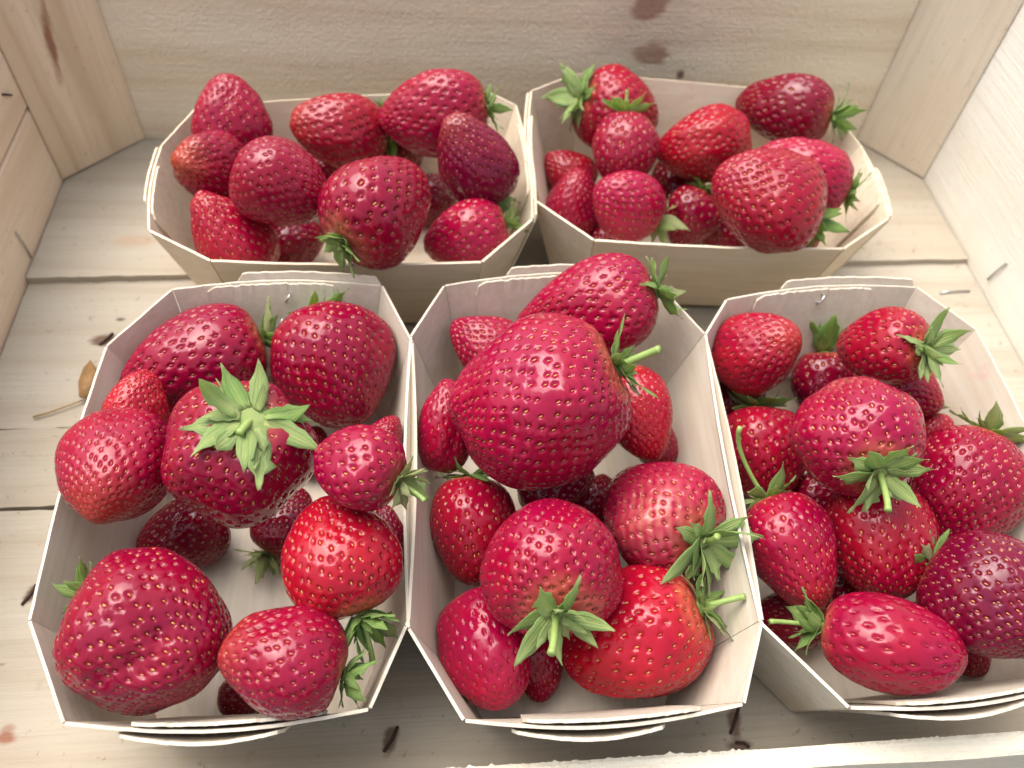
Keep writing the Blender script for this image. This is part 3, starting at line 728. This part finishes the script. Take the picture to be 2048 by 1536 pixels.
SB('L', 'huge lumpy berry in the near left corner of the front left punnet', 292, 1266, 312, 336, -38, 32, 'crimson', 400, push=-.014, taper=.06, lump=.09, lobe=.05, nl=4, cal=G(m=0, len=.22, n=9, flare=30), bumps=[((118, .05), .09, .28), ((165, .3), -.06, .25), ((200, .2), .07, .35), ((-75, .9), -.11, .13), ((-40, 1.1), -.09, .12), ((-105, .8), -.08, .13), ((-70, .45), .05, .2), ((20, .3), .05, .4)])
SB('L', 'dusty berry with yellowish seedy tip, nearest right in the front left punnet', 566, 1316, 226, 246, 162, 2, 'crimson', 260, taper=.12, tipc=.45, seeds='o', lump=.06, cal=G(m=0, len=.30, n=10, flare=20), pale=((.2, -.7, -.2), .6, .25))
# --- front middle punnet
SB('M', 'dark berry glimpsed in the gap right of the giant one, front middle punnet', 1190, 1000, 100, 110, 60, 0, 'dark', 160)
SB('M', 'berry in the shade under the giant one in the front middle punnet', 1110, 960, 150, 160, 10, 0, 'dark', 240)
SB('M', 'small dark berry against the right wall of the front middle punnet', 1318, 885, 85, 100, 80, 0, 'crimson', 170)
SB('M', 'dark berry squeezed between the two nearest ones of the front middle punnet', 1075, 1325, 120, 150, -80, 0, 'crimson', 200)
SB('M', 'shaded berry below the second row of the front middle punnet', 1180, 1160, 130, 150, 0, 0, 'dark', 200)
SB('M', 'cone shaped berry in the far left corner of the front middle punnet', 970, 690, 138, 160, 148, 6, 'pink', 230, taper=.2, cal=G(m=0, len=.35, n=8, flare=20))
SB('M', 'narrow berry against the left wall of the front middle punnet', 893, 852, 118, 190, 84, 8, 'crimson', 180, taper=.08, pit=.9, seeds='o')
SB('M', 'orange red berry between the giant one and the right wall of the front middle punnet', 1278, 830, 138, 196, -75, 10, 'bright', 300, taper=.1)
SB('M', 'pointed berry heaped highest at the far end of the front middle punnet', 1172, 622, 200, 286, 196, -8, 'pink', 340, taper=.22, point=.15, pit=1.1, cal=G(m=0, len=.36, n=10, flare=12, var=20))
SB('M', 'berry at the left wall of the front middle punnet wearing a leafy cap on top', 948, 1062, 178, 216, -88, 6, 'red', 230, taper=.06, cal=G(m=0, len=.40, n=10, flare=-12, var=10))
SB('M', 'berry at the right wall of the front middle punnet with a big pale leaf star', 1314, 1030, 240, 252, 152, -40, 'pink', 260, taper=.10, cal=G(m=1, len=.42, n=13, flare=18, var=20, r=.12), stem=(1435, 1072, 10), pale=((0, .7, -.45), .45, .65), seeds='o')
SB('M', 'smooth oval berry nearest left in the front middle punnet', 970, 1300, 184, 238, -68, 14, 'pink', 220, taper=.05, point=.06, pit=.75, seeds='r')
SB('M', 'orange red furrowed berry nearest right in the front middle punnet, stem to the right', 1262, 1272, 256, 306, 203, -18, 'bright', 300, taper=.10, lump=.06, bumps=[((.25, .9, -.1), -.09, .22), ((-.5, .8, 0), .03, .4)], cal=G(m=0, len=.30, n=9, flare=10, var=18), stem=(1490, 1193, 6))
SB('M', 'dark glossy berry in the front middle punnet with its stem pointing at the viewer', 1098, 1122, 280, 280, 98, -46, 'crimson', 380, taper=.06, lump=.06, pit=1.1, cal=G(m=1, len=.34, n=9, flare=16, var=22, r=.10), stem=(1102, 1308, 14), seeds='o')
SB('M', 'giant heart shaped berry heaped on top in the middle of the front middle punnet', 1078, 808, 340, 344, 207, -8, 'pink', 540, taper=.05, point=.03, lump=.05, dip=.14, pit=1.1, cal=G(m=0, len=.26, n=9, flare=12, var=14, r=.085), stem=(1320, 698, 8), bumps=[((168, .2), .115, .34), ((196, .5), -.05, .22), ((150, .5), -.04, .2), ((85, .2), .05, .4), ((-95, .3), .08, .4), ((-60, 1.2), -.06, .2), ((20, .6), -.05, .25)])
# --- front right punnet
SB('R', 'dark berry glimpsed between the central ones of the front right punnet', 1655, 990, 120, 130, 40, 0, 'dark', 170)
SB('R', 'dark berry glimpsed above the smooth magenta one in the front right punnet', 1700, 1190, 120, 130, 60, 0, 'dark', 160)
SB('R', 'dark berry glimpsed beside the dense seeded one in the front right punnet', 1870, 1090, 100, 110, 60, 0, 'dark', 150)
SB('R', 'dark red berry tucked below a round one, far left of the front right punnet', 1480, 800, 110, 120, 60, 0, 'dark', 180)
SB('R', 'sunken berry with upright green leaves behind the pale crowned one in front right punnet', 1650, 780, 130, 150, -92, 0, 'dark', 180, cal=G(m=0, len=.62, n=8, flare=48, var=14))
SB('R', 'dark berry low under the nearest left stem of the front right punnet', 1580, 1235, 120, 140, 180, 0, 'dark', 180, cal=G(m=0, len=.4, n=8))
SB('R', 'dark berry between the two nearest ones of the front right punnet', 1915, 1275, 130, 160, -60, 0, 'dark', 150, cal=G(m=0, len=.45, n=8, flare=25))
SB('R', 'red berry sliver with a green leaf against the right wall of the front right punnet', 1862, 880, 90, 110, -90, 0, 'red', 170, cal=G(m=0, len=.45, n=7, flare=25))
SB('R', 'dark lumpy berry below the leafy one at the far right of the front right punnet', 1808, 775, 140, 160, -30, 0, 'crimson', 200)
SB('R', 'round dusty red berry in the far left corner of the front right punnet', 1518, 700, 168, 198, 22, 36, 'red', 260, taper=.10, tipc=.3, seeds='o')
SB('R', 'berry at the far right of the front right punnet with a frilly pale cap', 1762, 690, 154, 186, 176, -34, 'red', 180, taper=.14, pit=1.1, cal=G(m=1, len=.46, n=15, flare=14, var=20, r=.14))
SB('R', 'berry at the left wall of the front right punnet with leaves spread on its top', 1530, 912, 184, 196, -84, 10, 'red', 220, taper=.08, cal=G(m=0, len=.40, n=10, flare=6, var=10))
SB('R', 'berry with dense pale rimmed seeds at the right wall of the front right punnet', 1932, 982, 226, 250, -112, 14, 'crimson', 460, taper=.10, lump=.06, pit=1.25, cal=G(m=2, len=.36, n=9, flare=8, var=12), bumps=[((.8, .4, -.3), .06, .4)])
SB('R', 'plump red berry in the centre of the front right punnet below the drooping stem', 1762, 1082, 218, 236, -78, 16, 'red', 300, taper=.08, lump=.06)
SB('R', 'cone shaped berry at the left of the front right punnet with a long upright stem', 1588, 1106, 190, 236, -64, 12, 'crimson', 280, taper=.20, point=.2, tipc=.35, cal=G(m=1, len=.42, n=9, flare=0, var=14), stem=(1480, 855, 12, -6))
SB('R', 'very dark purple berry of the front right punnet, cut by the photo edge', 1990, 1196, 250, 262, -28, 18, 'purple', 400, taper=.10, pit=1.15, cal=G(m=0, len=.3, n=8))
SB('R', 'smooth magenta berry lying sideways, nearest in the front right punnet', 1786, 1290, 192, 272, -8, -10, 'crimson', 150, taper=.02, point=.06, pit=.85, lump=.03, seeds='r', cal=G(m=0, len=.42, n=9, flare=35, var=20), stem=(1540, 1243, 5))
SB('R', 'rosy berry with pale leaf crown and drooping stem on top of the front right punnet', 1714, 866, 246, 252, 122, -46, 'pink', 320, taper=.08, pit=1.1, cal=G(m=1, len=.36, n=12, flare=14, var=16, r=.12), stem=(1776, 1022, 14), pale=((-.3, .6, .5), .35, .3))
# ------------------------------------------------------------------ dry leaf on the floor planks
lf = [(182, 722), (196, 742), (193, 775), (176, 800), (162, 800), (160, 770), (168, 738)]
P = [at(a, b_, .002) for a, b_ in lf]; cen = sum(P)/len(P)
leaf_root = empty('dry_leaf', (cen[0], cen[1], .0))
tag(leaf_root, 'small brown withered leaf on the floor planks left of the front left punnet', 'leaf')
V = []; rnd = random.Random(2)
for s_ in (0, 1):
    V.append(cen + np.array([0, 0, .0022-s_*.0004]))
    for i, p in enumerate(P): V.append(p + np.array([0, 0, .001+.0022*math.sin(i*2.1)**2-s_*.0004]))
n_ = len(P); Fc = [(0, 1+i, 1+(i+1) % n_) for i in range(n_)] + [(n_+1, n_+2+(i+1) % n_, n_+2+i) for i in range(n_)] + [(1+i, n_+2+i, n_+2+(i+1) % n_, 1+(i+1) % n_) for i in range(n_)]
IL = Matrix.Translation((-cen[0], -cen[1], 0))
link('blade', mesh('blade', V, Fc, plain('dry_leaf_brown', (.24, .13, .045), .7, 0, 400, .5), True), leaf_root, IL)
V, Fc = tube([at(*q, .0016) for q in ((166, 800), (150, 806), (125, 815), (95, 826), (66, 834))], [.00035, .0004, .0004, .00045, .0006], 6)
link('stalk', mesh('stalk', V, Fc, plain('dry_stalk', (.30, .19, .08), .7), True), leaf_root, IL)
# small dried bud lying against the left wall of the middle punnet
bm = bmesh.new(); bmesh.ops.create_icosphere(bm, subdivisions=3, radius=1)
for v in bm.verts:
    c_ = v.co; k_ = 1+.22*math.sin(c_.x*6+1)*math.sin(c_.y*5)+.16*math.sin(c_.z*9+c_.x*7); v.co = Vector((c_.x*.0027*k_, c_.y*.0040*k_, c_.z*.0030*k_))
me = bpy.data.meshes.new('dried_bud'); bm.to_mesh(me); bm.free(); me.materials.append(plain('dried_bud_brown', (.17, .12, .06), .85, 0, 900, .6))
me.polygons.foreach_set('use_smooth', [True]*len(me.polygons))
fn_, pp_, n_ = PUN['M']['facet'](0, 0.0); b0_ = on_plane(853, 1268, pp_, n_)
bud = link('dried_bud', me); bud.location = Vector(b0_ - n_*.0030)
tag(bud, 'tiny brown dried bud stuck to the near left wall of the front middle punnet', 'bud')
print('berry triangles', NTRI)
